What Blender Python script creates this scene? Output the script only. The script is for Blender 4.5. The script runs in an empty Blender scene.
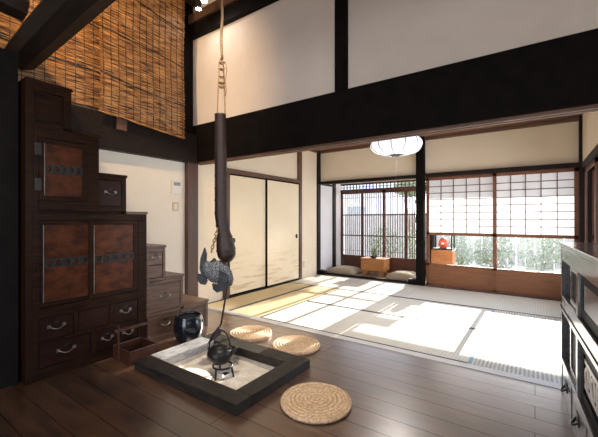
import bpy, bmesh, math, random
from mathutils import Vector, Matrix
random.seed(7)
R = math.radians
PI = math.pi
C = bpy.context.scene.collection

# ------------------------------------------------------------------ materials
def mat(name, col=(.5, .5, .5), rough=.6, col2=None, scale=(1, 1, 1), nscale=5., detail=4., bump=0., metallic=0., spec=None,
        ramp=(.35, .65), emit=None, coat=0., planks=None, wave=None):
    m = bpy.data.materials.new(name); m.use_nodes = True
    nt = m.node_tree; N = nt.nodes; L = nt.links
    b = N['Principled BSDF']
    b.inputs['Roughness'].default_value = rough
    b.inputs['Metallic'].default_value = metallic
    b.inputs['Base Color'].default_value = (*col, 1)
    if spec is not None: b.inputs['Specular IOR Level'].default_value = spec
    if coat: b.inputs['Coat Weight'].default_value = coat; b.inputs['Coat Roughness'].default_value = .15
    if emit: b.inputs['Emission Color'].default_value = (*emit[:3], 1); b.inputs['Emission Strength'].default_value = emit[3]
    tc = N.new('ShaderNodeTexCoord'); mp = N.new('ShaderNodeMapping')
    L.new(tc.outputs['Object'], mp.inputs[0]); mp.inputs['Scale'].default_value = scale
    height = None
    if col2 or bump:
        n = N.new('ShaderNodeTexNoise'); n.inputs['Scale'].default_value = nscale; n.inputs['Detail'].default_value = detail
        n.inputs['Roughness'].default_value = .6
        L.new(mp.outputs[0], n.inputs['Vector']); height = n.outputs['Fac']
    if col2:
        r = N.new('ShaderNodeValToRGB')
        r.color_ramp.elements[0].position = ramp[0]; r.color_ramp.elements[1].position = ramp[1]
        r.color_ramp.elements[0].color = (*col, 1); r.color_ramp.elements[1].color = (*col2, 1)
        L.new(height, r.inputs[0]); cout = r.outputs[0]
        if planks:                       # planks = (length, width, rotate, seam darkness)
            pl = N.new('ShaderNodeMapping'); L.new(tc.outputs['Object'], pl.inputs[0])
            pl.inputs['Rotation'].default_value = (planks[4] if len(planks) > 4 else 0, 0, planks[2])
            br = N.new('ShaderNodeTexBrick'); L.new(pl.outputs[0], br.inputs['Vector'])
            br.inputs['Scale'].default_value = 1; br.inputs['Brick Width'].default_value = planks[0]
            br.inputs['Row Height'].default_value = planks[1]; br.inputs['Mortar Size'].default_value = .003
            br.inputs['Color1'].default_value = (.78, .78, .78, 1); br.inputs['Color2'].default_value = (1.18, 1.12, 1.05, 1)
            br.inputs['Mortar'].default_value = (planks[3],) * 3 + (1,)
            br.offset = .37
            if coat:
                cw = N.new('ShaderNodeMath'); cw.operation = 'SUBTRACT'; cw.inputs[0].default_value = coat; ch_ = N.new('ShaderNodeMath'); ch_.operation = 'MULTIPLY'; ch_.inputs[1].default_value = .7; L.new(br.outputs['Fac'], ch_.inputs[0]); L.new(ch_.outputs[0], cw.inputs[1]); L.new(cw.outputs[0], b.inputs['Coat Weight'])
            mx = N.new('ShaderNodeMix'); mx.data_type = 'RGBA'; mx.blend_type = 'MULTIPLY'; mx.inputs['Factor'].default_value = 1
            L.new(cout, mx.inputs['A']); L.new(br.outputs['Color'], mx.inputs['B']); cout = mx.outputs['Result']
        L.new(cout, b.inputs['Base Color'])
    if wave:                             # wave = (scale, direction, amount)
        w = N.new('ShaderNodeTexWave'); w.bands_direction = wave[1] if wave[1] != 'RINGS' else 'X'; w.inputs['Scale'].default_value = wave[0]
        w.inputs['Distortion'].default_value = wave[3] if len(wave) > 3 else 0.
        if wave[1] == 'RINGS':
            w.wave_type = 'RINGS'; w.bands_direction = 'X'; w.rings_direction = 'Z'
        L.new(tc.outputs['Object'], w.inputs['Vector']); height = w.outputs['Fac']; bump = wave[2]
        if len(wave) > 4:                # fibres: the weave itself is striped
            wr = N.new('ShaderNodeMapRange'); wr.inputs[3].default_value = wave[4]; wr.inputs[4].default_value = 1.; L.new(w.outputs['Fac'], wr.inputs[0])
            wm = N.new('ShaderNodeMix'); wm.data_type = 'RGBA'; wm.blend_type = 'MULTIPLY'; wm.inputs['Factor'].default_value = 1
            L.new(b.inputs['Base Color'].links[0].from_socket, wm.inputs['A']); L.new(wr.outputs[0], wm.inputs['B']); L.new(wm.outputs['Result'], b.inputs['Base Color'])
    if bump:
        bp = N.new('ShaderNodeBump'); bp.inputs['Strength'].default_value = min(bump, 1.); bp.inputs['Distance'].default_value = .01
        L.new(height, bp.inputs['Height']); L.new(bp.outputs[0], b.inputs['Normal'])
        if coat: L.new(bp.outputs[0], b.inputs['Coat Normal'])
    return m

def paper_mat(name, col, trans=.6):
    m = bpy.data.materials.new(name); m.use_nodes = True; nt = m.node_tree; N = nt.nodes; L = nt.links
    N.remove(N['Principled BSDF']); out = N['Material Output']
    d = N.new('ShaderNodeBsdfDiffuse'); t = N.new('ShaderNodeBsdfTranslucent'); mx = N.new('ShaderNodeMixShader')
    n = N.new('ShaderNodeTexNoise'); n.inputs['Scale'].default_value = 30; r = N.new('ShaderNodeValToRGB')
    r.color_ramp.elements[0].color = (*[c * .94 for c in col], 1); r.color_ramp.elements[1].color = (*col, 1)
    L.new(n.outputs['Fac'], r.inputs[0])
    for q in (d, t): L.new(r.outputs[0], q.inputs['Color'])
    mx.inputs[0].default_value = trans
    L.new(d.outputs[0], mx.inputs[1]); L.new(t.outputs[0], mx.inputs[2]); L.new(mx.outputs[0], out.inputs[0])
    return m

def glass_mat(name, refl=.08, tint=(1, 1, 1)):
    m = bpy.data.materials.new(name); m.use_nodes = True; nt = m.node_tree; N = nt.nodes; L = nt.links
    N.remove(N['Principled BSDF']); out = N['Material Output']
    t = N.new('ShaderNodeBsdfTransparent'); g = N.new('ShaderNodeBsdfGlossy'); mx = N.new('ShaderNodeMixShader')
    t.inputs[0].default_value = (*tint, 1); g.inputs['Roughness'].default_value = .02
    f = N.new('ShaderNodeFresnel'); f.inputs[0].default_value = 1.45
    L.new(f.outputs[0], mx.inputs[0]); L.new(t.outputs[0], mx.inputs[1]); L.new(g.outputs[0], mx.inputs[2]); L.new(mx.outputs[0], out.inputs[0])
    return m

M = {}
M['floor'] = mat('floor planks', (.018, .007, .0028), .32, (.14, .060, .024), (1.2, 5, 1), 3.2, 8, .12, planks=(4.2, .165, 0, .2), ramp=(.3, .7), coat=1.)
M['floor'].node_tree.nodes['Principled BSDF'].inputs['Coat IOR'].default_value = 2.6
M['floor'].node_tree.nodes['Principled BSDF'].inputs['Coat Roughness'].default_value = .3
M['tatami'] = mat('tatami rush', (.60, .57, .49), .75, (.70, .67, .58), (2, 30, 1), 6, 3, wave=(11, 'X', .5, 0., .62))
M['tatami_m'] = mat('smooth tatami rush', (.60, .57, .49), .75, (.70, .67, .58), (2, 30, 1), 6, 3, wave=(11, 'X', .3, 0., .88))
M['tatami_y'] = mat('yellowed tatami rush', (.60, .47, .25), .75, (.70, .56, .32), (2, 30, 1), 6, 3, wave=(11, 'X', .4, 0., .8))
M['tborder'] = mat('mat edge cloth', (.03, .035, .035), .8, (.05, .06, .06), nscale=60)
M['tborder_b'] = mat('blue grey mat edge cloth', (.20, .33, .42), .8, (.25, .38, .46), nscale=60)
M['dark'] = mat('blackened timber', (.004, .003, .0025), .7, (.009, .006, .005), (1, 1, 1), 8, 5, .1, spec=.1)
M['darkx'] = mat('dark timber', (.010, .007, .005), .5, (.022, .013, .010), (.6, 6, 6), 5, 5, .1, spec=.2)
M['brown'] = mat('brown timber', (.10, .045, .028), .45, (.16, .075, .045), (8, 8, .8), 5, 5, .08)
M['browndk'] = mat('dark brown timber', (.055, .026, .018), .4, (.10, .048, .032), (8, 8, .8), 5, 5, .08)
M['brownx'] = mat('brown horizontal timber', (.10, .05, .03), .5, (.17, .09, .055), (.7, 8, 8), 5, 5, .08)
M['sillw'] = mat('pale worn sill timber', (.50, .47, .44), .45, (.62, .59, .56), (.7, 14, 8), 5, 5, .08)
M['frame'] = mat('red cedar frames', (.17, .055, .022), .5, (.25, .088, .036), (2, 2, 2), 8, 4, .05)
M['framelat'] = mat('dark cedar lattice', (.07, .025, .015), .5, (.12, .045, .028), (6, 6, 1), 6, 4, .05)
M['panel'] = mat('cedar board', (.20, .070, .020), .45, (.28, .105, .034), (.8, 5, 14), 4, 5, .04)
M['plaster'] = mat('cream plaster', (.86, .745, .56), .9, (.89, .775, .59), nscale=3, detail=5)
M['plaster_l'] = mat('pale cream plaster', (.80, .74, .64), .9, (.83, .77, .67), nscale=3, detail=5)
M['plaster_w'] = mat('white plaster', (.72, .62, .53), .9, (.77, .67, .58), nscale=2.5, detail=5, bump=.03)
M['plaster_g'] = mat('grey white alcove plaster', (.78, .78, .79), .9, (.83, .83, .84), nscale=3)
M['ceil'] = mat('brown ceiling boards', (.20, .10, .06), .6, (.30, .16, .10), (1, 9, 1), 5, 4, planks=(6, .32, 0, .3))
M['ceil_d'] = mat('smoked ceiling boards', (.035, .02, .014), .6, (.07, .04, .026), (1, 9, 1), 5, 4, planks=(5, .3, 0, .3))
M['paper'] = paper_mat('shoji paper', (.88, .87, .87), .22)
M['paper_r'] = paper_mat('bright shoji paper', (.90, .90, .88), .6)
M['glass'] = glass_mat('window glass')
M['fusuma'] = mat('door paper', (.86, .73, .51), .55, (.89, .77, .56), nscale=2, detail=2)
M['chest'] = mat('dark stained chest wood', (.006, .0022, .001), .42, (.026, .0095, .004), (9, .8, 9), 6, 5, .1, spec=.10)
M['chest_p'] = mat('reddish burl panels', (.026, .007, .0025), .36, (.085, .024, .008), (3, 2, 3), 5, 6, .05, spec=.15)
M['chest_d'] = mat('near black drawer wood', (.008, .003, .002), .34, (.024, .008, .0045), (3, 1, 6), 5, 5, .06, spec=.15)
M['chest_t'] = mat('worn chest boards', (.045, .022, .012), .40, (.11, .056, .031), (9, .8, 9), 6, 5, .08)  # paler chest tone: light on the low steps put into the colour
M['iron'] = mat('black iron', (.012, .011, .010), .42, (.025, .022, .02), nscale=30, bump=.15, metallic=.4)
M['iron_l'] = mat('polished iron edge', (.14, .125, .11), .4, metallic=.9, col2=(.26, .235, .21), nscale=20)
M['cab'] = mat('grey sheened cabinet wood', (.05, .048, .046), .33, (.10, .096, .092), (8, .8, 8), 5, 5, .06, coat=1.)
M['cab'].node_tree.nodes['Principled BSDF'].inputs['Coat IOR'].default_value = 1.8
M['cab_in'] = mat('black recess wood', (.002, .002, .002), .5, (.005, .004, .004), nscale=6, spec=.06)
M['platec'] = mat('pale pierced metal', (.62, .60, .56), .38, (.72, .70, .66), nscale=20, metallic=.35)
M['hearthw'] = mat('charred hearth timber', (.006, .005, .004), .5, (.030, .023, .018), (2.5, 10, 8), 5, 6, .2)
M['hearthy'] = mat('charred hearth timber crosswise', (.006, .005, .004), .5, (.030, .023, .018), (10, 2.5, 8), 5, 6, .2)
M['hearthash'] = mat('ash dusted timber', (.20, .195, .19), .5, (.42, .41, .40), (10, 2.5, 8), 5, 6, .2)  # paler grey version of the hearth timber, left frame board only
for k_ in ('hearthw', 'hearthy'): M[k_].node_tree.nodes['Principled BSDF'].inputs['Specular IOR Level'].default_value = .35
M['hearthin'] = mat('ash stained hearth lining', (.38, .34, .28), .85, (.6, .55, .48), nscale=8)
M['ash'] = mat('hearth ash', (.70, .59, .46), .95, (.90, .82, .70), nscale=14, detail=8, bump=.6)
M['charcoal'] = mat('charcoal', (.01, .01, .01), .7, (.22, .21, .2), nscale=25, ramp=(.5, .75))
M['ashcoal'] = mat('ashed charcoal', (.05, .05, .05), .7, (.75, .73, .7), nscale=22, ramp=(.3, .5))  # white glare painted into the charcoal colour, along with ash
M['straw'] = mat('braided straw', (.62, .38, .20), .7, (.92, .68, .44), nscale=70, detail=2, wave=(11.5, 'RINGS', .8, 1.2, .74))
M['jar'] = mat('black blue glaze', (.003, .005, .008), .14, (.007, .010, .016), nscale=4, coat=.3)
M['traywood'] = mat('red brown tray wood', (.030, .009, .004), .4, (.065, .020, .009), (4, 4, 8), 6, 4)
M['tin'] = mat('dark tray lining', (.008, .008, .008), .3)
M['rope'] = mat('hemp rope', (.26, .14, .06), .85, (.46, .29, .14), (1, 1, 6), 40, 3, .8)
M['bark'] = mat('bark wrapped pole', (.008, .003, .0016), .46, (.034, .012, .006), (3, 3, 12), 9, 4, .3)
M['fish'] = mat('grey carved fish', (.013, .014, .015), .5, (.038, .040, .043), nscale=25, bump=.3, spec=.3)
M['fish_s'] = mat('carved fish scales', (.05, .053, .058), .5, (.13, .135, .145), (1, 1, 1), 90, 1, .8, ramp=(.45, .55))
M['lantern'] = mat('lantern paper', (.85, .86, .90), .7, (.9, .91, .95), nscale=20, emit=(.93, .95, 1, .26))
M['wire'] = mat('lantern ribs', (.05, .05, .07), .6)
M['plastic'] = mat('off white plastic', (.74, .73, .70), .4)
M['lcd'] = mat('grey display', (.28, .32, .31), .2)
M['tan_sw'] = mat('beige switch plate', (.62, .52, .34), .45)
M['tablew'] = mat('orange tinted table wood', (.36, .14, .04), .4, (.46, .20, .065), (1, 8, 8), 5, 4)
M['leaf'] = mat('garden leaves', (.07, .11, .045), .6, (.20, .25, .12), nscale=9)
M['leaf_p'] = mat('pale garden leaves', (.17, .21, .11), .6, (.34, .37, .24), nscale=9)
M['twig'] = mat('twig bark', (.16, .11, .07), .8, (.24, .17, .11), nscale=30)
M['ground'] = mat('pale garden gravel', (.34, .30, .24), .95, (.46, .42, .35), nscale=25, detail=6)
M['fence'] = mat('grey garden fence', (.26, .235, .20), .8, (.36, .33, .29), (6, 1, .6), 4, 4)
M['roof'] = mat('grey roof tile', (.20, .21, .24), .6, (.28, .29, .32), nscale=10)
M['siding'] = mat('pale house siding', (.52, .54, .58), .8, (.60, .62, .66), nscale=3)
M['red'] = mat('red lacquer', (.55, .05, .02), .35, (.66, .09, .03), nscale=6)
M['lamphead'] = mat('lamp metal', (.03, .03, .03), .4)
M['bulb'] = mat('lit lamp lens', (1, 1, 1), .4, emit=(1, .98, .94, 30))
M['engawa'] = mat('pale veranda boards', (.42, .32, .23), .35, (.52, .41, .30), (.8, 10, 1), 5, 5, planks=(3, .12, 0, .4))
# striped zabuton
def stripe_mat():
    m = bpy.data.materials.new('striped cushion cloth'); m.use_nodes = True; nt = m.node_tree; N = nt.nodes; L = nt.links
    b = N['Principled BSDF']; b.inputs['Roughness'].default_value = .85
    tc = N.new('ShaderNodeTexCoord'); w = N.new('ShaderNodeTexWave'); w.bands_direction = 'DIAGONAL'; w.inputs['Scale'].default_value = 9
    L.new(tc.outputs['Object'], w.inputs['Vector']); r = N.new('ShaderNodeValToRGB')
    r.color_ramp.elements[0].color = (.22, .17, .11, 1); r.color_ramp.elements[1].color = (.58, .50, .36, 1)
    L.new(w.outputs['Fac'], r.inputs[0]); L.new(r.outputs[0], b.inputs['Base Color']); return m
M['zab'] = stripe_mat()
def scale_mat():
    m = M['fish_s']; nt = m.node_tree; N = nt.nodes; L = nt.links; b = N['Principled BSDF']
    tc = N.new('ShaderNodeTexCoord'); v = N.new('ShaderNodeTexVoronoi'); v.feature = 'DISTANCE_TO_EDGE'; v.inputs['Scale'].default_value = 62; L.new(tc.outputs['Object'], v.inputs['Vector'])
    r = N.new('ShaderNodeValToRGB'); r.color_ramp.elements[0].position = .06; r.color_ramp.elements[1].position = .2
    r.color_ramp.elements[0].color = (.19, .195, .20, 1); r.color_ramp.elements[1].color = (.018, .019, .021, 1)
    L.new(v.outputs['Distance'], r.inputs[0]); L.new(r.outputs[0], b.inputs['Base Color'])
scale_mat()
# bamboo blind: stacked reeds, each of its own tone
def blind_mat():
    m = bpy.data.materials.new('amber reed blind'); m.use_nodes = True; nt = m.node_tree; N = nt.nodes; L = nt.links
    b = N['Principled BSDF']; b.inputs['Roughness'].default_value = .5
    tc = N.new('ShaderNodeTexCoord'); mp = N.new('ShaderNodeMapping'); L.new(tc.outputs['Object'], mp.inputs[0])
    mp.inputs['Scale'].default_value = (1, 5, 75)
    n = N.new('ShaderNodeTexNoise'); n.inputs['Scale'].default_value = 1.0; n.inputs['Detail'].default_value = 4; L.new(mp.outputs[0], n.inputs['Vector'])
    r = N.new('ShaderNodeValToRGB'); e = r.color_ramp.elements
    e[0].position = .38; e[0].color = (.03, .009, .003, 1); e[1].position = .64; e[1].color = (.64, .34, .11, 1)
    x = e.new(.48); x.color = (.30, .125, .034, 1)
    L.new(n.outputs['Fac'], r.inputs[0]); L.new(r.outputs[0], b.inputs['Base Color'])
    bp = N.new('ShaderNodeBump'); bp.inputs['Strength'].default_value = .8; bp.inputs['Distance'].default_value = .01
    L.new(n.outputs['Fac'], bp.inputs['Height']); L.new(bp.outputs[0], b.inputs['Normal']); return m
M['blind'] = blind_mat()
# sliding doors printed with pale gold mist bands near the foot
def mist_mat():
    m = M['fusuma']; nt = m.node_tree; N = nt.nodes; L = nt.links; b = N['Principled BSDF']
    src = b.inputs['Base Color'].links[0].from_socket
    tc = N.new('ShaderNodeTexCoord'); mp = N.new('ShaderNodeMapping'); L.new(tc.outputs['Object'], mp.inputs[0]); mp.inputs['Scale'].default_value = (1, 1.6, 15)
    n = N.new('ShaderNodeTexNoise'); n.inputs['Scale'].default_value = 1.2; n.inputs['Detail'].default_value = 2; L.new(mp.outputs[0], n.inputs['Vector'])
    r = N.new('ShaderNodeValToRGB'); r.color_ramp.elements[0].position = .52; r.color_ramp.elements[1].position = .62; L.new(n.outputs['Fac'], r.inputs[0])
    s = N.new('ShaderNodeSeparateXYZ'); L.new(tc.outputs['Object'], s.inputs[0])
    mr = N.new('ShaderNodeMapRange'); L.new(s.outputs['Z'], mr.inputs[0]); mr.inputs[1].default_value = .75; mr.inputs[2].default_value = .15
    mu = N.new('ShaderNodeMath'); mu.operation = 'MULTIPLY'; L.new(r.outputs[0], mu.inputs[0]); L.new(mr.outputs[0], mu.inputs[1]); mr.inputs[4].default_value = .55
    mx = N.new('ShaderNodeMix'); mx.data_type = 'RGBA'; L.new(mu.outputs[0], mx.inputs['Factor']); L.new(src, mx.inputs['A'])
    mx.inputs['B'].default_value = (.56, .37, .14, 1); L.new(mx.outputs['Result'], b.inputs['Base Color'])
mist_mat()

# ------------------------------------------------------------------ mesh helpers
class MB:
    def __init__(s): s.bm = bmesh.new()
    def box(s, x0, x1, y0, y1, z0, z1, mtx=None):
        v = [s.bm.verts.new((x, y, z)) for x in (x0, x1) for y in (y0, y1) for z in (z0, z1)]
        for f in ((0, 1, 3, 2), (4, 6, 7, 5), (0, 4, 5, 1), (2, 3, 7, 6), (0, 2, 6, 4), (1, 5, 7, 3)): s.bm.faces.new([v[i] for i in f])
        if mtx is not None:
            for q in v: q.co = mtx @ q.co
        return s
    def prism(s, pts, axis, a, b):      # outline pts in the two other axes, extruded on axis from a to b
        def P(p, t):
            if axis == 'x': return (t, p[0], p[1])
            if axis == 'y': return (p[0], t, p[1])
            return (p[0], p[1], t)
        A = [s.bm.verts.new(P(p, a)) for p in pts]; B = [s.bm.verts.new(P(p, b)) for p in pts]; n = len(pts)
        s.bm.faces.new(A); s.bm.faces.new(B[::-1])
        for i in range(n): s.bm.faces.new((A[i], B[i], B[(i + 1) % n], A[(i + 1) % n]))
        return s
    def lathe(s, prof, seg=32, c=(0, 0, 0), close=False, wob=None):
        rings = []
        for k, (r, z) in enumerate(prof):
            if r < 1e-6: rings.append([s.bm.verts.new((c[0], c[1], c[2] + z))])
            else: rings.append([s.bm.verts.new((c[0] + r * (wob(k, i / seg) if wob else 1) * math.cos(2 * PI * i / seg), c[1] + r * (wob(k, i / seg) if wob else 1) * math.sin(2 * PI * i / seg), c[2] + z)) for i in range(seg)])
        for a, b in zip(rings, rings[1:]):
            for i in range(seg):
                j = (i + 1) % seg
                if len(a) == 1 and len(b) == 1: continue
                if len(a) == 1: s.bm.faces.new((a[0], b[j], b[i]))
                elif len(b) == 1: s.bm.faces.new((a[i], a[j], b[0]))
                else: s.bm.faces.new((a[i], a[j], b[j], b[i]))
        return s
    def tube(s, pts, rad, seg=10, cap=True, flat=1.):
        pts = [Vector(p) for p in pts]; n = len(pts); rads = rad if isinstance(rad, (list, tuple)) else [rad] * n
        rings = []; up = None
        for i, p in enumerate(pts):
            t = (pts[min(i + 1, n - 1)] - pts[max(i - 1, 0)]).normalized()
            if up is None:
                up = Vector((0, 0, 1)) if abs(t.z) < .9 else Vector((1, 0, 0))
            a = t.cross(up).normalized(); b = a.cross(t).normalized(); up = b
            rings.append([s.bm.verts.new(p + (a * math.cos(2 * PI * k / seg) + b * math.sin(2 * PI * k / seg) * flat) * rads[i]) for k in range(seg)])
        for a, b in zip(rings, rings[1:]):
            for i in range(seg): s.bm.faces.new((a[i], a[(i + 1) % seg], b[(i + 1) % seg], b[i]))
        if cap:
            s.bm.faces.new(rings[0][::-1]); s.bm.faces.new(rings[-1])
        return s
    def build(s, name, m, parent=None, bevel=0., smooth=False, loc=None, label=None):
        bmesh.ops.recalc_face_normals(s.bm, faces=s.bm.faces)
        me = bpy.data.meshes.new(name); s.bm.to_mesh(me); s.bm.free()
        o = bpy.data.objects.new(name, me); C.objects.link(o)
        me.materials.append(M[m] if isinstance(m, str) else m)
        if smooth:
            for p in me.polygons: p.use_smooth = True
        if bevel:
            bv = o.modifiers.new('bevel', 'BEVEL'); bv.width = bevel; bv.segments = 2; bv.limit_method = 'ANGLE'
        if parent: o.parent = parent
        if loc: o.location = loc
        if label: o['label'] = label
        return o
def BX(*a): return MB().box(*a)
def tag(o, label, cat, group=None, kind=None):
    if kind: o['kind'] = kind
    if label: o['label'] = label
    if cat: o['category'] = cat
    if group: o['group'] = group
    return o
def thing(name, label, cat, loc=(0, 0, 0), rz=0, group=None):
    o = bpy.data.objects.new(name, None); C.objects.link(o); o.empty_display_size = .05
    o.location = loc; o.rotation_euler = (0, 0, rz)
    return tag(o, label, cat, group)
def struct(o, label=None, cat=None):
    o['kind'] = 'structure'
    if label: o['label'] = label
    if cat: o['category'] = cat
    return o
def sthing(name, label, cat, loc=(0, 0, 0)):
    return struct(thing(name, label, cat, loc))

XL, XR, YM, YB = -3.85, .55, 3.0, 6.3      # left wall, right wall, room divide, garden wall
ZC1, ZC2 = 2.66, 4.15
PX0, PX1, PY0, PY1 = -2.62, -1.485, 1.465, 2.29    # hearth frame, outer

# ------------------------------------------------------------------ setting: floors, walls, ceilings
f = MB()
ix0, ix1, iy0, iy1 = PX0 + .09, PX1 - .07, PY0 + .07, PY1 - .07
for a in ((-3.95, ix0, -2.6, 3.0), (ix1, .75, -2.6, 3.0), (ix0, ix1, -2.6, iy0), (ix0, ix1, iy1, 3.0)): f.box(*a, -.06, 0)
struct(f.build('floor', 'floor'), 'dark reddish plank floor of the near room with the sunken hearth', 'floor')
struct(BX(-3.95, .75, 3.0, 6.24, -.06, -.012).build('floor_tatami_base', 'brownx'), 'board bed under the tatami mats', 'floor')
struct(BX(-3.95, .75, 3.0, 3.09, -.012, .004).build('trim_sill_divide', 'sillw'), 'pale worn threshold between plank floor and tatami', 'threshold')
struct(BX(-3.95, .75, 6.235, 6.36, -.06, .012).build('trim_sill_garden', 'brownx'), 'low sill under the garden sliding doors', 'sill')
struct(BX(-3.95, 1.2, 6.36, 7.5, -.06, 0).build('floor_veranda', 'engawa'), 'pale veranda boards beyond the tatami room', 'floor')

# left wall: plaster, one mesh
w = MB(); w.box(XL - .15, XL, -2.6, 3.0, -.06, 2.3).box(XL - .15, -3.975, -2.6, 3.14, 2.3, ZC2 + .1)
struct(w.build('wall_left', 'plaster_l'), 'pale plaster wall behind the step chest with the switch', 'wall')
struct(MB().box(XL - .1, XL, 3.0, 3.14, -.06, 2.4).box(XL - .1, XL, 3.14, 6.3, -.06, 2.7).build('wall_left_tatami', 'plaster'), 'cream plaster wall around the papered sliding doors', 'wall')
struct(BX(XL - .1, XL, 6.3, 7.5, -.06, 2.7).build('wall_alcove_left', 'plaster_g'), 'white end wall of the alcove with the lattice window', 'wall')
# near dark wooden partition left of the chest
p = MB(); p.box(-3.84, -3.08, -2.6, .855, 0, 2.4)
for k in range(8): p.box(-3.08, -3.072, -2.5 + k * .42, -2.48 + k * .42, 0, 2.3)
struct(p.build('wall_dark_boards', 'dark'), 'black boarded closet side left of the step chest', 'wall')
# right wall near room, its unseen window opening added for fill light
w = MB(); w.box(.65, .75, -2.6, -2.1, -.06, ZC2 + .1).box(.65, .75, 1.6, 3.0, -.06, ZC2 + .1).box(.65, .75, -2.1, 1.6, -.06, .95).box(.65, .75, -2.1, 1.6, 2.35, ZC2 + .1)
struct(w.build('wall_right', 'plaster_w'), 'plaster wall behind the grey cabinet with a wide side window opening', 'wall')
t = sthing('window_6', 'wide side window beside the viewpoint', 'window', (.68, 0, 0))
MB().box(0, .04, -2.1, 1.6, .95, 1.0).box(0, .04, -2.1, 1.6, 2.3, 2.35).box(0, .04, -2.1, -2.05, 1.0, 2.3).box(0, .04, 1.55, 1.6, 1.0, 2.3).box(0, .04, -.27, -.22, 1.0, 2.3).build('window_frame', 'frame', t)
MB().box(.018, .022, -2.05, 1.55, 1.0, 2.3).build('pane', 'glass', t)
w = MB(); w.box(XR, XR + .1, 3.0, 6.4, 1.97, ZC1 + .04)
struct(w.build('wall_right_upper', 'plaster'), 'cream plaster above the glazed doors on the right', 'wall')
# near wall behind the camera, its wide opening added to let sky light in
w = MB(); w.box(-3.95, -2.3, -2.7, -2.6, -.06, 4.25).box(-2.3, .2, -2.7, -2.6, 2.3, 4.25).box(.2, .75, -2.7, -2.6, -.06, 4.25)
struct(w.build('wall_front', 'plaster_w'), 'wall behind the viewpoint with a wide entrance opening', 'wall')
# divide above the black beam
struct(BX(-3.975, .75, 3.04, 3.14, 2.47, ZC2 + .1).build('wall_header', 'plaster_w'), 'tall white plaster above the black beam', 'wall')
struct(BX(-3.95, .75, -2.7, 3.1, ZC2, ZC2 + .1).build('ceiling', 'ceil_d'), 'smoked board ceiling of the near room', 'ceiling')
struct(BX(-3.95, .75, 3.14, 6.5, ZC1, ZC1 + .04).build('ceiling_tatami_room', 'ceil'), 'brown board ceiling of the tatami room', 'ceiling')
# garden wall plaster above the lintel
struct(BX(XL, XR + .1, YB + .01, YB + .07, 1.96, ZC1).build('wall_back', 'plaster'), 'cream plaster band above the garden doors', 'wall')
# beams and posts
def trim(n, m, label, *boxes, bevel=.006):
    q = MB()
    for b in boxes: q.box(*b)
    return struct(q.build('trim_%d' % n, m, bevel=bevel), label, 'beam' if 'beam' in label else 'trim')
trim(1, 'dark', 'massive black beam across the room divide', (-3.99, .65, 3.0, 3.13, 1.975, 2.475))
trim(2, 'brownx', 'grooved brown track under the black beam', (-3.85, .65, 3.02, 3.06, 1.945, 1.975), (-3.85, .65, 3.085, 3.125, 1.945, 1.975))
trim(3, 'browndk', 'brown corner post at the left of the divide', (XL, XL + .07, 2.85, 3.02, 0, 1.95))
trim(4, 'dark', 'black corner post above the left end of the beam', (-3.975, -3.915, 2.86, 3.04, 2.31, ZC2), (-3.975, XL + .0, 2.86, 3.0, 2.301, 2.475))
trim(5, 'darkx', 'black wall beam under the reed blinds', (XL, XL + .09, .6, 2.99, 1.945, 2.33))
trim(6, 'dark', 'black post dividing the upper white wall', (-1.655, -1.52, 3.0, 3.04, 2.475, ZC2))
trim(7, 'dark', 'black upper rail over the white wall', (-3.975, .65, 2.97, 3.04, 3.68, 3.86))
trim(8, 'brownx', 'brown ledge board above the upper rail', (-3.975, .65, 2.96, 3.04, 3.88, 4.0))
trim(9, 'brown', 'small brown peg end under the reed blind', (XL + .09, XL + .13, 1.89, 2.0, 2.17, 2.33))
# tatami room trims
trim(10, 'brown', 'brown post at the far end of the papered doors', (XL, XL + .05, 5.46, 5.57, 0, ZC1))
trim(11, 'brown', 'brown post at the near end of the papered doors', (XL, XL + .05, 3.52, 3.62, 0, 1.96))
trim(12, 'brownx', 'brown head rail over the papered doors', (XL, XL + .05, 3.62, 5.46, 1.89, 1.96))
trim(13, 'darkx', 'slim dark corner post beside the alcove', (XL, XL + .04, 6.19, 6.3, 0, ZC1))
trim(14, 'dark', 'black square post between alcove and garden doors', (-1.76, -1.62, 6.2, 6.34, .0, ZC1))
trim(15, 'darkx', 'dark lintel over the alcove opening', (XL + .04, -1.76, 6.22, 6.33, 1.93, 1.99))
trim(16, 'darkx', 'dark lintel over the garden doors', (-1.62, XR, 6.22, 6.33, 1.93, 2.0))
trim(17, 'brownx', 'brown ceiling cornice above the garden wall', (XL + .04, XR, 6.25, 6.31, 2.6, ZC1))
trim(18, 'brownx', 'brown ceiling cornice along the left wall', (XL, XL + .04, 3.14, 6.19, 2.6, ZC1))
trim(19, 'darkx', 'dark thin corner post at the right of the garden wall', (XR - .035, XR + .06, 6.2, 6.33, 0, ZC1))
trim(20, 'darkx', 'dark head rail over the glazed doors on the right', (XR - .02, XR + .08, 3.14, 6.2, 1.9, 1.975))
trim(21, 'dark', 'dark sill rail across the alcove opening', (XL + .04, -1.76, 6.26, 6.33, .0, .04), (XL + .05, XL + .19, 6.2, 6.33, .0, .1), (-1.9, -1.76, 6.2, 6.33, .0, .1))
trim(22, 'darkx', 'dark corner post at the alcove window', (XL, XL + .035, 6.88, 7.0, 0, 2.4), (XL, XL + .03, 6.34, 6.88, 1.93, 1.97))
trim(23, 'dark', 'black right post under the beam end', (.56, .65, 2.96, 3.14, 0, 1.945))
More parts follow.
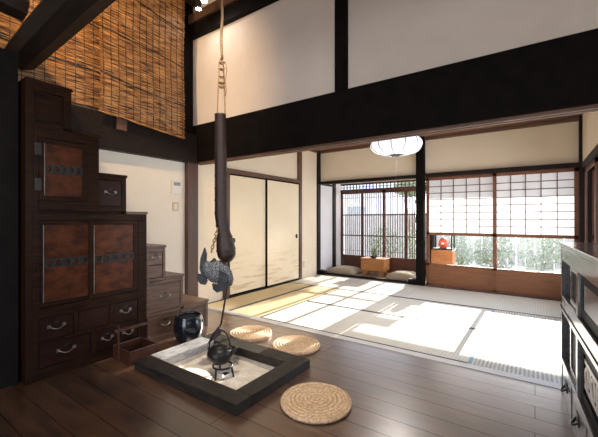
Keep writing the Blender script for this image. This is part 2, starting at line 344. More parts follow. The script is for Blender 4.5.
# natural log beams near the blinds
def logbeam(n, pts, rad, label):
    q = MB(); q.tube(pts, rad, 8)
    return struct(q.build('trim_%d' % n, 'darkx'), label, 'beam')
logbeam(24, [(-3.84, 1.08, 2.66), (-3.3, 1.06, 2.68), (-2.6, 1.05, 2.72), (-1.8, 1.04, 2.78), (.0, 1.0, 2.85), (.64, 1.0, 2.86)], [.13, .135, .14, .15, .16, .16], 'black log beam crossing in front of the reed blinds')
logbeam(25, [(-3.3, .95, 2.86), (-3.25, .3, 2.88), (-3.2, -2.59, 2.9)], [.11, .12, .13], 'black log beam running back over the closet')

# ------------------------------------------------------------------ doors and windows
def fusuma(n, y0, y1, xo, pully, label):
    t = sthing('door_%d' % n, label, 'door', (xo, 0, 0))
    BX(0, .022, y0 + .02, y1 - .02, .03, 1.87).build('door_paper', 'fusuma', t)
    MB().box(-.002, .028, y0, y0 + .02, .01, 1.89).box(-.002, .028, y1 - .02, y1, .01, 1.89).box(-.002, .028, y0, y1, .01, .035).box(-.002, .028, y0, y1, 1.865, 1.89).build('door_frame', 'dark', t)
    q = MB(); q.lathe([(0, .004), (.018, .004), (.024, .009), (.03, .009), (.03, 0)], 20)
    bmesh.ops.rotate(q.bm, verts=q.bm.verts, matrix=Matrix.Rotation(PI / 2, 3, 'Y')); bmesh.ops.scale(q.bm, verts=q.bm.verts, vec=(1, 1, 1.4))
    q.build('door_pull', 'iron', t, loc=(.022, pully, .86), smooth=True)
fusuma(1, 3.62, 4.53, XL + .006, 3.72, 'near cream papered sliding door with gold mist')
fusuma(2, 4.47, 5.46, XL + .032 - .032 + .034, 5.36, 'far cream papered sliding door with round pull')
struct(BX(XL, XL + .065, 3.62, 5.46, -.011, .012).build('trim_26', 'darkx'), 'dark floor track of the papered doors', 'trim')

def shoji(n, x0, x1, y, label):
    t = sthing('window_%d' % n, label, 'window', (0, y, 0))
    zg0, zg1, zt = .385, .905, 1.895
    MB().box(x0, x0 + .05, -.015, .015, .012, 1.93).box(x1 - .05, x1, -.015, .015, .012, 1.93).box(x0, x1, -.015, .015, 1.88, 1.93).box(x0, x1, -.015, .015, .905, .955)\
        .box(x0, x1, -.015, .015, .36, .395).box(x0, x1, -.015, .015, .012, .05).build('window_frame', 'frame', t)
    MB().box(x0 + .05, x1 - .05, -.008, .008, .05, .36).build('bottom_panel', 'panel', t)
    MB().box(x0 + .05, x1 - .05, -.002, .002, .395, .905).build('pane', 'glass', t)
    q = MB(); cols, rows = 5, 8
    for i in range(1, cols):
        x = x0 + .05 + (x1 - x0 - .1) * i / cols; q.box(x - .006, x + .006, -.014, -.001, .955, 1.88)
    for i in range(1, rows):
        z = .955 + .925 * i / rows; q.box(x0 + .05, x1 - .05, -.010, .0, z - .006, z + .006)
    q.build('muntin_grid', 'framelat', t)
    q = MB(); v = [q.bm.verts.new(c) for c in ((x0 + .05, .003, .955), (x1 - .05, .003, .955), (x1 - .05, .003, 1.88), (x0 + .05, .003, 1.88))]; q.bm.faces.new(v)
    q.build('shoji_paper', 'paper', t)
shoji(1, -1.61, -.50, YB + .035 - .0, 'left garden shoji window with glass foot and cedar panel')
shoji(2, -.56, .515, YB + .0, 'right garden shoji window with glass foot and cedar panel')

# right hand glazed doors of the tatami room, papered white
for k, (y0, y1) in enumerate(((3.15, 4.2), (4.16, 5.2), (5.16, 6.2))):
    t = sthing('door_%d' % (3 + k), '%s tall glazed door in the right wall of the tatami room' % ('nearest', 'middle', 'farthest')[k], 'door', (XR + .02 + .025 * (k % 2), 0, 0))
    MB().box(0, .03, y0, y0 + .05, .0, 1.9).box(0, .03, y1 - .05, y1, .0, 1.9).box(0, .03, y0, y1, 1.85, 1.9).box(0, .03, y0, y1, 0, .25).build('door_frame', 'brown', t)
    q = MB(); v = [q.bm.verts.new(c) for c in ((.014, y0 + .05, .25), (.014, y1 - .05, .25), (.014, y1 - .05, 1.85), (.014, y0 + .05, 1.85))]; q.bm.faces.new(v)
    q.build('pane', 'glass', t)

# alcove lattice window
YL = 7.3
def lattice(n, x0, x1, y, label):
    t = sthing('window_%d' % n, label, 'window', (0, y, 0))
    xm = (x0 + x1) / 2
    MB().box(x0, x0 + .055, -.02, .02, 0.02, 1.84).box(x1 - .055, x1, -.02, .02, 0.02, 1.84).box(x0, x1, -.02, .02, 1.78, 1.84).box(x0, x1, -.02, .02, .29, .34).box(x0, x1, -.02, .02, .02, .06)\
        .build('window_frame', 'framelat', t)
    MB().box(xm - .022, xm + .022, -.014, .016, .34, 1.78).box(x0, x1, -.016, .014, .79, .815).box(x0, x1, -.016, .014, 1.27, 1.295).build('stile', 'framelat', t)
    MB().box(x0 + .055, x1 - .055, -.008, .008, .06, .29).build('bottom_panel', 'framelat', t)
    q = MB(); nb = int((x1 - x0 - .1) / .052)
    for i in range(1, nb):
        x = x0 + .055 + (x1 - x0 - .11) * i / nb; q.box(x - .0075, x + .0075, -.006, .006, .34, 1.78)
    for z in (.45, 1.68): q.box(x0 + .05, x1 - .05, -.009, -.002, z - .005, z + .005)
    q.build('lattice_bars', 'framelat', t)
    MB().box(x0 + .055, x1 - .055, .010, .013, .34, 1.78).build('pane', 'glass', t)
lattice(3, -3.84, -2.74, YL, 'left dark slatted lattice window of the alcove')
lattice(4, -2.80, -1.78, YL + .045, 'right dark slatted lattice window of the alcove')
q = MB(); q.box(XL, -1.76, YL - .02, YL + .07, 1.84, 1.885).box(XL, -1.76, YL - .02, YL + .07, 1.99, 2.02)
for i in range(1, 26): x = XL + i * .082; q.box(x - .01, x + .01, YL, YL + .02, 1.885, 1.99)
q.box(XL, -1.76, YL + .002, YL + .016, 1.93, 1.942)
struct(q.build('window_5', 'framelat'), 'narrow lattice transom over the alcove windows', 'window')
struct(BX(XL, -1.74, YL, YL + .08, 2.02, 2.75).build('wall_alcove_back', 'plaster'), 'plaster above the lattice transom', 'wall')
struct(BX(-1.76, 1.3, YL, YL + .08, 1.86, 2.75).build('wall_veranda_header', 'plaster_g'), 'boarded header over the open veranda', 'wall')
struct(BX(-1.79, -1.70, YL, YL + .09, 0, 1.86).build('trim_27', 'darkx'), 'outer veranda post at the end of the lattice', 'trim')
struct(BX(-3.95, 1.3, 6.4, 7.9, 2.7, 2.76).build('ceiling_veranda', 'ceil'), 'veranda ceiling boards', 'ceiling')
struct(BX(XL + .0, -1.76, YL - .02, YL + .07, 0, .02).build('trim_28', 'framelat'), 'floor rail of the lattice windows', 'trim')

# ------------------------------------------------------------------ tatami mats
def mat_piece(x0, x1, y0, y1, along, m, label, bm='tborder'):
    cx, cy = (x0 + x1) / 2, (y0 + y1) / 2; hx, hy = (x1 - x0) / 2 - .001, (y1 - y0) / 2 - .001
    t = thing('tatami_mat', label, 'tatami mat', (cx, cy, -.012), 0, 'tatami mats')
    bw = .028
    if along == 'x':
        BX(-hx, hx, -hy + bw, hy - bw, 0, .013).build('rush_surface', m, t)
        BX(-hx, hx, -hy, -hy + bw, 0, .014).build('cloth_border', bm, t); BX(-hx, hx, hy - bw, hy, 0, .014).build('cloth_border', bm, t)
    else:
        BX(-hx + bw, hx - bw, -hy, hy, 0, .013).build('rush_surface', m, t)
        BX(-hx, -hx + bw, -hy, hy, 0, .014).build('cloth_border', bm, t); BX(hx - bw, hx, -hy, hy, 0, .014).build('cloth_border', bm, t)
mat_piece(-3.79, -3.27, 3.09, 5.13, 'y', 'tatami_y', 'narrow yellowed tatami mat along the papered doors')
mat_piece(-3.27, -2.72, 3.09, 5.13, 'y', 'tatami_y', 'narrow yellowed tatami mat second from the papered doors')
mat_piece(-2.72, -.46, 3.09, 4.11, 'x', 'tatami_m', 'long tatami mat in the middle beside the threshold')
mat_piece(-2.72, -.46, 4.11, 5.13, 'x', 'tatami_m', 'long tatami mat in the middle, further from the threshold')
mat_piece(-.46, .55, 3.09, 5.13, 'y', 'tatami', 'tatami mat at the right with pale blue cloth edges', 'tborder_b')
mat_piece(-3.80, -1.65, 5.13, 6.235, 'x', 'tatami_m', 'tatami mat in front of the alcove')
mat_piece(-1.65, .515, 5.13, 6.235, 'x', 'tatami_m', 'tatami mat in front of the garden shoji windows')

# ------------------------------------------------------------------ step chest
FX = -3.0; BKX = -3.76
ch = thing('step_chest', 'tall dark stepped staircase chest with sliding doors and drawers by the left wall', 'chest', (FX, .875, 0))
Y = lambda y: y - .875
D0 = BKX - FX
cols = [(.875, 1.17, 2.22), (1.17, 1.376, 1.90), (1.376, 1.606, 1.585), (1.606, 1.80, 1.262), (1.80, 1.997, .938), (1.997, 2.205, .625), (2.205, 2.53, .30)]
q = MB()
for y0, y1, z in cols: q.box(D0, -.035, Y(y0) + .0, Y(y1), 0, z - .022)
q.build('carcass', 'chest', ch)
q = MB(); q2 = MB()
for i, (y0, y1, z) in enumerate(cols):
    (q if i < 3 else q2).box(D0, .006, Y(y0) - (.0), Y(y1) + .008, z - .024, z)
q.build('step_board', 'chest', ch, bevel=.003); q2.build('step_board', 'chest_t', ch, bevel=.003, label='worn paler lower step boards')
# face frame stiles and rails
q = MB(); fr = lambda y0, y1, z0, z1: q.box(-.035, 0, Y(y0), Y(y1), z0, z1)
fr(.875, .925, 0, 2.197); fr(1.115, 1.17, 1.90, 2.197); fr(.925, 1.115, 2.14, 2.197); fr(.925, 1.115, 1.876, 1.92)
fr(.9255, .955, 1.2625, 1.875); fr(1.285, 1.3755, 1.2625, 1.8755); fr(.9555, 1.2845, 1.80, 1.8755); fr(.9555, 1.2845, 1.262, 1.335)
fr(1.565, 1.606, 1.262, 1.561); fr(1.376, 1.565, 1.53, 1.561); fr(1.376, 1.565, 1.262, 1.305)
q.build('face_frame', 'chest', ch, bevel=.003)
q = MB()
fr(.9255, .955, 0, 1.2615); fr(.955, 1.80, 1.185, 1.24); fr(1.715, 1.80, 0, 1.185); fr(.955, 1.715, .46, .535); fr(.955, 1.715, .265, .285); fr(.955, 1.715, 0, .085)
fr(1.185, 1.215, .285, .46); fr(1.46, 1.49, .285, .46); fr(1.315, 1.355, .085, .265)
q.build('face_frame', 'chest', ch, bevel=.003)
q = MB()
fr(1.80, 1.825, 0, .914); fr(1.97, 1.997, .60, .914); fr(1.825, 1.97, .875, .914); fr(1.825, 1.97, .585, .625); fr(1.825, 2.205, .26, .29); fr(2.17, 2.205, 0, .601); fr(1.825, 2.17, .56, .601); fr(1.825, 2.17, 0, .06)
fr(2.205, 2.24, 0, .276); fr(2.49, 2.53, 0, .276); fr(2.24, 2.49, .24, .276); fr(2.24, 2.49, 0, .05)
q.build('face_frame', 'chest_t', ch, bevel=.003, label='worn paler frame of the low steps')
# top recess panel
BX(-.036, -.022, Y(.925), Y(1.115), 1.92, 2.14).build('recess_panel', 'chest', ch)
def plate_holes(parent, y0, y1, z, n):
    hgt = .033; q = MB(); q.box(-.004, .004, y0, y1, z - hgt, z - hgt + .010); q.box(-.004, .004, y0, y1, z + hgt - .010, z + hgt)
    w = (y1 - y0) / n
    for i in range(n):
        c = y0 + w * (i + .5)
        q.box(-.004, .005, c - w / 2, c - w / 2 + .008, z - hgt, z + hgt); q.box(-.004, .005, c + w / 2 - .008, c + w / 2, z - hgt, z + hgt)
        pts = [(0, c + math.cos(a) * w * .36, z + math.sin(a) * .026) for a in [2 * PI * k / 16 for k in range(17)]]
        q.tube(pts, .007 if i != n // 2 else .010, 6, cap=False)
        if i == n // 2: q.tube([(0, c + math.cos(a) * w * .16, z + math.sin(a) * .012) for a in [2 * PI * k / 10 for k in range(11)]], .005, 6, cap=False)
    return q.build('iron_plate', 'iron', parent, label='black pierced iron band')
def cdoor(name, y0, y1, z0, z1, x, st, plz, n, hinges=None):
    d = MB(); d.box(x - .018, x, y0, y0 + st, z0, z1).box(x - .018, x, y1 - st, y1, z0, z1).box(x - .018, x, y0 + st, y1 - st, z0, z0 + st).box(x - .018, x, y0 + st, y1 - st, z1 - st, z1)
    dd = d.build(name, 'chest', ch, bevel=.002)
    BX(x - .016, x - .008, y0 + st, y1 - st, z0 + st, z1 - st).build('door_panel', 'chest_p', dd, label='reddish burl wood panel')
    p = plate_holes(dd, y0 + st, y1 - st, plz, n); p.location.x = x - .003
    if hinges:
        for z in hinges: BX(x - .002, x + .004, y0 - .028, y0 + .014, z - .045, z + .045).build('hinge', 'iron', dd, bevel=.002)
    # worn bright inner edge
    BX(x, x + .0025, y0 + st - .004, y0 + st + .001, z0 + st, z1 - st).build('metal_edge', 'iron_l', dd)
    return dd
cdoor('hinged_door', Y(.957), Y(1.283), 1.337, 1.798, -.002, .035, 1.575, 5, (1.714, 1.453))
cdoor('sliding_door', Y(.957), Y(1.335), .537, 1.183, -.014, .032, .86, 5)
cdoor('sliding_door', Y(1.300), Y(1.713), .537, 1.183, -.001, .038, .86, 5)
def drawer(y0, y1, z0, z1, m='chest_d', handle=True, x=-.006, wide=.05, plate=False):
    d = BX(x - .026, x, y0 + .003, y1 - .003, z0 + .003, z1 - .003).build('drawer', m, ch, bevel=.002)
    if handle:
        c = (y0 + y1) / 2; z = (z0 + z1) / 2 + .01
        q = MB(); pts = [(x + .004 + .02 * math.sin(PI * k / 10), c - wide + 2 * wide * k / 10, z - .022 * math.sin(PI * k / 10)) for k in range(11)]
        q.tube(pts, .004, 8)
        for s in (-1, 1): q.box(x, x + .006, c + s * wide - .012, c + s * wide + .012, z - .012, z + .012)
        if plate: q.box(x, x + .003, c - .035, c + .035, z + .006, z + .03)
        q.build('handle', 'iron_l', d, smooth=False, label='bright worn metal bail handle')
        BX(x, x + .004, c - .014, c + .014, z + .02, z + .038).build('lock_plate', 'iron', d)
    return d
drawer(Y(1.376), Y(1.565), 1.305, 1.53, wide=.04)
drawer(Y(.955), Y(1.185), .285, .46); drawer(Y(1.215), Y(1.46), .285, .46, handle=False); drawer(Y(1.49), Y(1.715), .285, .46, wide=.04)
drawer(Y(.955), Y(1.315), .085, .265, wide=.055); drawer(Y(1.355), Y(1.535), .085, .265, wide=.04); drawer(Y(1.535), Y(1.715), .085, .265, wide=.04)
drawer(Y(1.825), Y(1.97), .75, .875, 'chest_t', wide=.035); drawer(Y(1.825), Y(1.97), .625, .75, 'chest_t', wide=.035, handle=False)
drawer(Y(1.825), Y(2.17), .29, .56, 'chest_t', wide=.05); drawer(Y(1.825), Y(2.17), .06, .26, 'chest_t', wide=.05)
drawer(Y(2.24), Y(2.49), .05, .24, 'chest_t', handle=False)

# ------------------------------------------------------------------ right cabinet
cb = thing('merchant_cabinet', 'waist high grey sheened cabinet with sliding doors on the right edge', 'cabinet', (.147, 2.975, 0), R(3.3))
# local: x to the right (depth), y toward camera is negative
Lc, Dc, Hc = 2.1, .42, 1.037
c = lambda s: -s
q = MB(); q.box(.045, Dc, -Lc, 0, 0, Hc - .03).box(.0301, .045, -.05, 0, 0, Hc - .03).box(.0301, .045, -Lc, -Lc + .05, 0, Hc - .03); q.build('carcass', 'cab', cb)
q = MB(); q.box(-.008, Dc + .005, -Lc - .01, .008, Hc - .03, Hc); q.build('top_board', 'cab', cb, bevel=.004)
q = MB(); F = lambda s0, s1, z0, z1: q.box(0, .03, -s1, -s0, z0, z1)
rows = [(.915, Hc - .03), (.60, .675), (.215, .25), (0, .03)]
for z0, z1 in rows: F(0, Lc, z0, z1)
for s in (0, 1.32, Lc - .05): F(s, s + .05, 0, Hc - .03)
F(0, Lc, .565, .60)
for s in (.42, .86, 1.75): F(s, s + .02, .03, .215)
for z0, z1 in ((.25, .565), (.675, .915)): F(.605, .655, z0, z1)
q.build('face_frame', 'cab', cb, bevel=.003)
MB().box(-.003, 0.0, -Lc, 0, .596, .604).build('joint_line', 'cab_in', cb)
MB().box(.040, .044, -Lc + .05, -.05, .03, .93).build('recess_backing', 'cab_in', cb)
def rdoor(s0, s1, z0, z1, x, kind):
    d = MB(); st = .03 if kind == 'open' else .05
    d.box(x, x + .012, -s1, -s1 + st, z0, z1).box(x, x + .012, -s0 - st, -s0, z0, z1).box(x, x + .012, -s1 + st, -s0 - st, z0, z0 + st).box(x, x + .012, -s1 + st, -s0 - st, z1 - st, z1)
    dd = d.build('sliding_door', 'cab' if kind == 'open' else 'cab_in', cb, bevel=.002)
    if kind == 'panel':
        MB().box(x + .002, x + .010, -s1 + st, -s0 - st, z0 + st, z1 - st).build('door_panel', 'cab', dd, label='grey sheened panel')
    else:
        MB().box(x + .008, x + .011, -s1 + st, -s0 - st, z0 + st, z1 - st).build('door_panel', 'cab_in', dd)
    if kind == 'pierced':
        zc = (z0 + z1) / 2; hh = .075; q = MB(); a, b = -s1 + st, -s0 - st; xx = x + .004
        q.box(xx, xx + .003, a, b, zc - hh, zc - hh + .022); q.box(xx, xx + .003, a, b, zc + hh - .022, zc + hh)
        w = (b - a) / 4
        for i in range(4):
            cc = a + w * (i + .5)
            q.box(xx + .0005, xx + .0025, cc - w / 2 - .012, cc - w / 2 + .012, zc - hh, zc + hh)
            q.tube([(xx + .001, cc + math.cos(t) * w * .33, zc + math.sin(t) * .045) for t in [2 * PI * k / 16 for k in range(17)]], .012, 6, cap=False, flat=.4)
            q.box(xx, xx + .003, cc - .008, cc + .008, zc - .022, zc + .022)
        q.build('pierced_plate', 'platec', dd, label='pale pierced metal band with rings')
    return dd
for s0, s1, k in ((.28, .60, 'open'), (.665, 1.315, 'panel'), (1.40, 1.70, 'open'), (1.72, 2.04, 'panel')): rdoor(s0, s1, .68, .91, .016, k)
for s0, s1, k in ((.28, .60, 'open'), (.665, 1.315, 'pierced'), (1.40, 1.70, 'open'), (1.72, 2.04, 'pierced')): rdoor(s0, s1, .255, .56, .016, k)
for s0, s1 in ((.05, .42), (.44, .86), (.88, 1.32), (1.37, 1.75), (1.77, 2.05)):
    d = MB().box(.004, .03, -s1 + .004, -s0 - .004, .034, .211).build('drawer', 'cab', cb, bevel=.002)
    cc = -(s0 + s1) / 2; q = MB()
    q.box(-.001, .004, cc - .03, cc + .03, .10, .165)
    q.tube([(.004 - .026 * math.sin(PI * k / 8), cc - .035 + .07 * k / 8, .13 - .03 * math.sin(PI * k / 8)) for k in range(9)], .006, 8)
    q.build('handle', 'iron', d, label='black iron drop handle')

# ------------------------------------------------------------------ hearth
he = thing('sunken_hearth', 'square sunken hearth with charred black timber frame and pale ash', 'hearth', ((PX0 + PX1) / 2, (PY0 + PY1) / 2, 0))
cx, cy = he.location.x, he.location.y
hx0, hx1, hy0, hy1 = PX0 - cx, PX1 - cx, PY0 - cy, PY1 - cy
IX0, IX1, IY0, IY1 = hx0 + .175, hx1 - .135, hy0 + .135, hy1 - .16
FZ = .07
BX(hx0, hx1, hy0, IY0, .0005, FZ).build('frame_board', 'hearthw', he, bevel=.005)
BX(IX1, hx1, IY0 + .0008, hy1, .0005, FZ).build('frame_board', 'hearthy', he, bevel=.005)
BX(hx0, IX1 - .0008, IY1, hy1, .0005, FZ).build('frame_board', 'hearthw', he, bevel=.005)
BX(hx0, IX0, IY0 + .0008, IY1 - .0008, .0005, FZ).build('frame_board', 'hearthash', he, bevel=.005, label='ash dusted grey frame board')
q = MB(); t_ = .02
q.box(IX0 - t_, IX0, IY0 - t_, IY1 + t_, -.3, .0).box(IX1, IX1 + t_, IY0 - t_, IY1 + t_, -.3, .0).box(IX0, IX1, IY0 - t_, IY0, -.3, 0).box(IX0, IX1, IY1, IY1 + t_, -.3, 0).box(IX0 - t_, IX1 + t_, IY0 - t_, IY1 + t_, -.32, -.3)
q.build('pit_lining', 'hearthin', he)
q = MB(); nx, ny = 80, 54; grid = []
from mathutils import noise
def ash_h(x, y):
    h = -.035 + .010 * noise.noise(Vector((x * 6, y * 6, 0))) + .006 * noise.noise(Vector((x * 18, y * 18, 3)))
    h += .065 * max(0, 1 - math.hypot(x - .23, (y + .10)) / .16) ** 1.2
    h += .03 * max(0, 1 - math.hypot(x + .1, y + .16) / .2)
    h -= .03 * math.exp(-((x - .02) ** 2 + (y - .0) ** 2) / .012)
    return h
for i in range(nx + 1):
    row = []
    for j in range(ny + 1):
        x = IX0 + (IX1 - IX0) * i / nx; y = IY0 + (IY1 - IY0) * j / ny; row.append(q.bm.verts.new((x, y, ash_h(x, y))))
    grid.append(row)
for i in range(nx):
    for j in range(ny): q.bm.faces.new((grid[i][j], grid[i + 1][j], grid[i + 1][j + 1], grid[i][j + 1]))
a = q.build('ash', 'ash', he, smooth=True); a['kind'] = 'stuff'

# camera-independent frame around the hook line
HX, HY = -2.06, 1.86
er = Vector((.821, .571, 0)); K = .00794
def hp(u, v, dep=0.):   # local point in the plane of the hanging hook
    return er * ((u - 221) * K) + Vector((-.571, .821, 0)) * dep + Vector((0, 0, 1.2 - (v - 218.5) * K))
hk = thing('hearth_hook', 'rope hung bark wrapped pole with grey carved fish lever over the hearth', 'pot hook', (HX, HY, 0))
HKO = Vector((0, 0, 0))
pts = []
for v in range(-152, 62, 6): pts.append(hp(222.5 + .6 * math.sin(v * .12), v))
MB().tube(pts, .011, 8).build('rope', 'rope', hk, smooth=True)
for du in (-1, 1):
    pts = [hp(222 + du * (1.2 + 2.6 * ((v - 58) / 64) ** .7) if v > 58 else 222, v, .012 * du) for v in range(58, 122, 4)]
    MB().tube(pts, .006, 7).build('rope', 'rope', hk, smooth=True)
q = MB()
for v, rr in ((62, .02), (68, .017), (76, .016), (82, .022), (86, .019)):
    q.tube([hp(222.5, v) + Vector((rr * math.cos(t), rr * math.sin(t), .004 * math.sin(2 * t))) for t in [2 * PI * k / 12 for k in range(13)]], .007, 6, cap=False)
q.tube([hp(226.5, 62), hp(227.5, 70), hp(226, 80), hp(227, 90), hp(226, 96)], .0045, 6)
q.build('rope_knot', 'rope', hk, smooth=True)
# wrapped pole
path = []; rad = []
for i in range(97):
    s = i / 96; v = 114 + 148 * s; u = 221 + 1.5 * s + (6.0 * max(0, s - .68) / .32)
    r = .043 + .012 * s
    if s > .8: r += .020 * math.sin((s - .8) / .2 * PI * .85)
    if s > .95: r *= 1 - ((s - .95) / .05) ** 2 * .55
    if i % 8 == 0: r *= 1.07
    path.append(hp(u, v)); rad.append(r)
MB().tube(path, rad, 20).build('wrapped_pole', 'bark', hk, smooth=True)
MB().tube([hp(229.5, 258, .0), hp(230, 275), hp(228, 288), hp(223, 318), hp(221.5, 326)], .0075, 8).build('iron_rod', 'iron', hk, smooth=True)
MB().tube([hp(221.5, 325), hp(219.0, 329), hp(220, 333), hp(222.5, 332)], .007, 8).build('iron_rod_hook', 'iron', hk, smooth=True)
# little link chain from pole to fish
q = MB()
for i in range(7):
    f_ = i / 6; c0 = hp(219.5 - 5.5 * f_, 230 + 20 * f_, -.05); ax = er if i % 2 else Vector((-.571, .821, 0))
    dn = (hp(214, 250) - hp(219.5, 230)).normalized()
    q.tube([c0 + ax * math.cos(t) * .011 + dn * math.sin(t) * .018 for t in [2 * PI * k / 10 for k in range(11)]], .0045, 6, cap=False)
q.build('chain', 'rope', hk, smooth=True)
# fish: tail up at the left, belly down, head right
def fish_ring(path, rw, rh, dep):
    q = MB(); rings = []; n = len(path); P = [hp(*p, dep) for p in path]; nd = Vector((-.571, .821, 0))
    for i in range(n):
        t = (P[min(i + 1, n - 1)] - P[max(i - 1, 0)]).normalized(); b = t.cross(nd).normalized()
        rings.append([q.bm.verts.new(P[i] + nd * math.cos(2 * PI * k / 20) * rw[i] + b * math.sin(2 * PI * k / 20) * rh[i]) for k in range(20)])
    for a, b in zip(rings, rings[1:]):
        for k in range(20): q.bm.faces.new((a[k], a[(k + 1) % 20], b[(k + 1) % 20], b[k]))
    q.bm.faces.new(rings[0][::-1]); q.bm.faces.new(rings[-1]); return q
fp = [(206.5, 262), (209, 266), (213, 269), (217.5, 271), (222, 273), (226, 277), (229, 282), (230, 286)]
fish = fish_ring(fp, [.016, .03, .042, .05, .05, .045, .03, .012], [.022, .052, .080, .092, .090, .076, .055, .028], -.03).build('carved_fish', 'fish_s', hk, smooth=True)
def flat_fin(outline, dep, th, name, m='fish', parent=None):
    q = MB(); nd = Vector((-.571, .821, 0)); A = [q.bm.verts.new(hp(u, v, dep) + nd * th) for u, v in outline]; B = [q.bm.verts.new(hp(u, v, dep) - nd * th) for u, v in outline]; n = len(A)
    q.bm.faces.new(A); q.bm.faces.new(B[::-1])
    for i in range(n): q.bm.faces.new((A[i], B[i], B[(i + 1) % n], A[(i + 1) % n]))
    return q.build(name, m, parent or fish, bevel=.004)
flat_fin([(206.5, 247), (208.5, 254), (208, 262), (210, 268), (209, 279), (204, 276), (201.5, 268), (202.5, 258)], -.03, .014, 'tail')
flat_fin([(200, 273), (205, 274), (210, 280), (208, 284), (203, 283), (200, 279)], -.045, .014, 'fin')
flat_fin([(211, 262), (216, 257.5), (219, 262), (222, 260), (226, 264), (224, 268), (212, 268)], -.03, .014, 'fin')
flat_fin([(214, 283), (220, 284), (224, 290), (219, 292), (215, 289)], -.03, .014, 'fin')
flat_fin([(222, 268), (230, 273), (231, 284), (226, 290), (221, 286)], -.05, .035, 'head')

# kettle
kt = thing('iron_kettle', 'black cast iron kettle hanging over the hearth ash', 'kettle', (HX + er.x * -.5 * K, HY + er.y * -.5 * K, .052))
MB().lathe([(0, 0), (.06, .002), (.085, .02), (.098, .05), (.100, .075), (.092, .10), (.075, .118), (.066, .122), (.066, .128), (.058, .128), (.058, .12)], 36).build('kettle_body', 'iron', kt, smooth=True)
MB().lathe([(.062, .127), (.060, .134), (.03, .143), (.012, .146), (.010, .152), (.014, .158), (.010, .166), (0, .168)], 28).build('lid', 'iron', kt, smooth=True, label='rounded lid with small knob')
q = MB(); q.tube([er * .085 + Vector((0, 0, .075)), er * .115 + Vector((0, 0, .09)), er * .135 + Vector((0, 0, .125))], [.022, .016, .011], 12); q.build('spout', 'iron', kt, smooth=True)
q = MB(); nd = Vector((-.571, .821, 0)); q.tube([er * .084 * math.cos(t) + Vector((0, 0, .112 + .150 * math.sin(t))) for t in [PI * k / 16 for k in range(17)]], .0055, 8)
for s in (-1, 1): q.tube([er * .084 * s + Vector((0, 0, .095)), er * .086 * s + Vector((0, 0, .12))], .011, 8)
q.build('bail_handle', 'iron', kt, smooth=True)
# dark wedge clip on the rod above the kettle
kl = MB(); A = [(207, 346), (213, 335), (219, 327), (221, 327), (221, 336), (214, 341)]
v0 = [kl.bm.verts.new(hp(u, v, .012)) for u, v in A]; v1 = [kl.bm.verts.new(hp(u, v, .026)) for u, v in A]; n = len(A)
kl.bm.faces.new(v0); kl.bm.faces.new(v1[::-1])
for i in range(n): kl.bm.faces.new((v0[i], v1[i], v1[(i + 1) % n], v0[(i + 1) % n]))
kl.build('hook_wedge', 'iron', hk, bevel=.002)
# trivet with three legs in the ash
TX, TY = HX + .045, HY - .015
tv = thing('iron_trivet', 'ash whitened iron trivet ring standing in the hearth under the kettle', 'trivet', (TX, TY, -.06))
MB().tube([(math.cos(t) * .075, math.sin(t) * .075, .105) for t in [2 * PI * k / 28 for k in range(29)]], .008, 8, cap=False).build('ring', 'iron', tv, smooth=True)
for k in range(3):
    a = 2 * PI * k / 3 + .6
    MB().tube([(math.cos(a) * .072, math.sin(a) * .072, .105), (math.cos(a) * .078, math.sin(a) * .078, .05), (math.cos(a) * .09, math.sin(a) * .09, -.01)], [.009, .008, .007], 8).build('leg', 'iron', tv, smooth=True)
labs = ['white ashed charcoal lump nearest the front of the trivet', 'ash greyed charcoal stick leaning at the right inside the trivet', 'charcoal stick lying at the left inside the trivet', 'short black charcoal chunk at the back of the trivet']
for k, (dx, dy, az, ln) in enumerate(((.0, -.045, .3, .09), (.042, .0, 1.3, .10), (-.045, .005, 2.2, .09), (.0, .045, .1, .07))):
    x, y = TX + dx, TY + dy; z = ash_h(x - cx, y - cy) + .012
    o = MB().tube([(-ln / 2, 0, 0), (-ln / 4, .003, .002), (ln / 4, -.002, .001), (ln / 2, .001, .002)], [.016, .02, .019, .015], 8).build('charcoal', 'ashcoal' if k < 3 else 'charcoal', None)
    o.location = (x, y, z); o.rotation_euler = (0, -.25, az); tag(o, labs[k], 'charcoal', 'charcoal in the hearth')

# ------------------------------------------------------------------ jar
jr = thing('glazed_jar', 'black blue glazed brazier jar on the floor between chest and hearth', 'jar', (-2.812, 2.13, 0))
MB().lathe([(0, 0), (.095, 0), (.105, .012), (.128, .05), (.142, .11), (.143, .16), (.136, .205), (.128, .228), (.130, .242), (.126, .250), (.112, .250), (.108, .238), (.112, .21), (.118, .15), (.10, .05), (0, .04)], 44,
           wob=lambda k, f_: 1 + .008 * math.cos(12 * PI * f_)).build('jar_body', 'jar', jr, smooth=True)
MB().lathe([(0, .16), (.117, .155), (.117, .150), (0, .150)], 30).build('ash_fill', 'ash', jr, smooth=True)
for s in (-1, 1):
    MB().lathe([(.0, -.016), (.014, -.010), (.018, 0), (.014, .010), (0, .016)], 14).build('lug', 'jar', jr, smooth=True, loc=(s * .13 * .821, s * .13 * .571, .19))

# ------------------------------------------------------------------ carry tray
tr = thing('smoking_tray', 'red brown wooden carry box with tall bar handle by the chest', 'tray', (-2.838, 1.600, 0), R(0))
import mathutils
def tbox(m4, *b): return MB().box(*b)
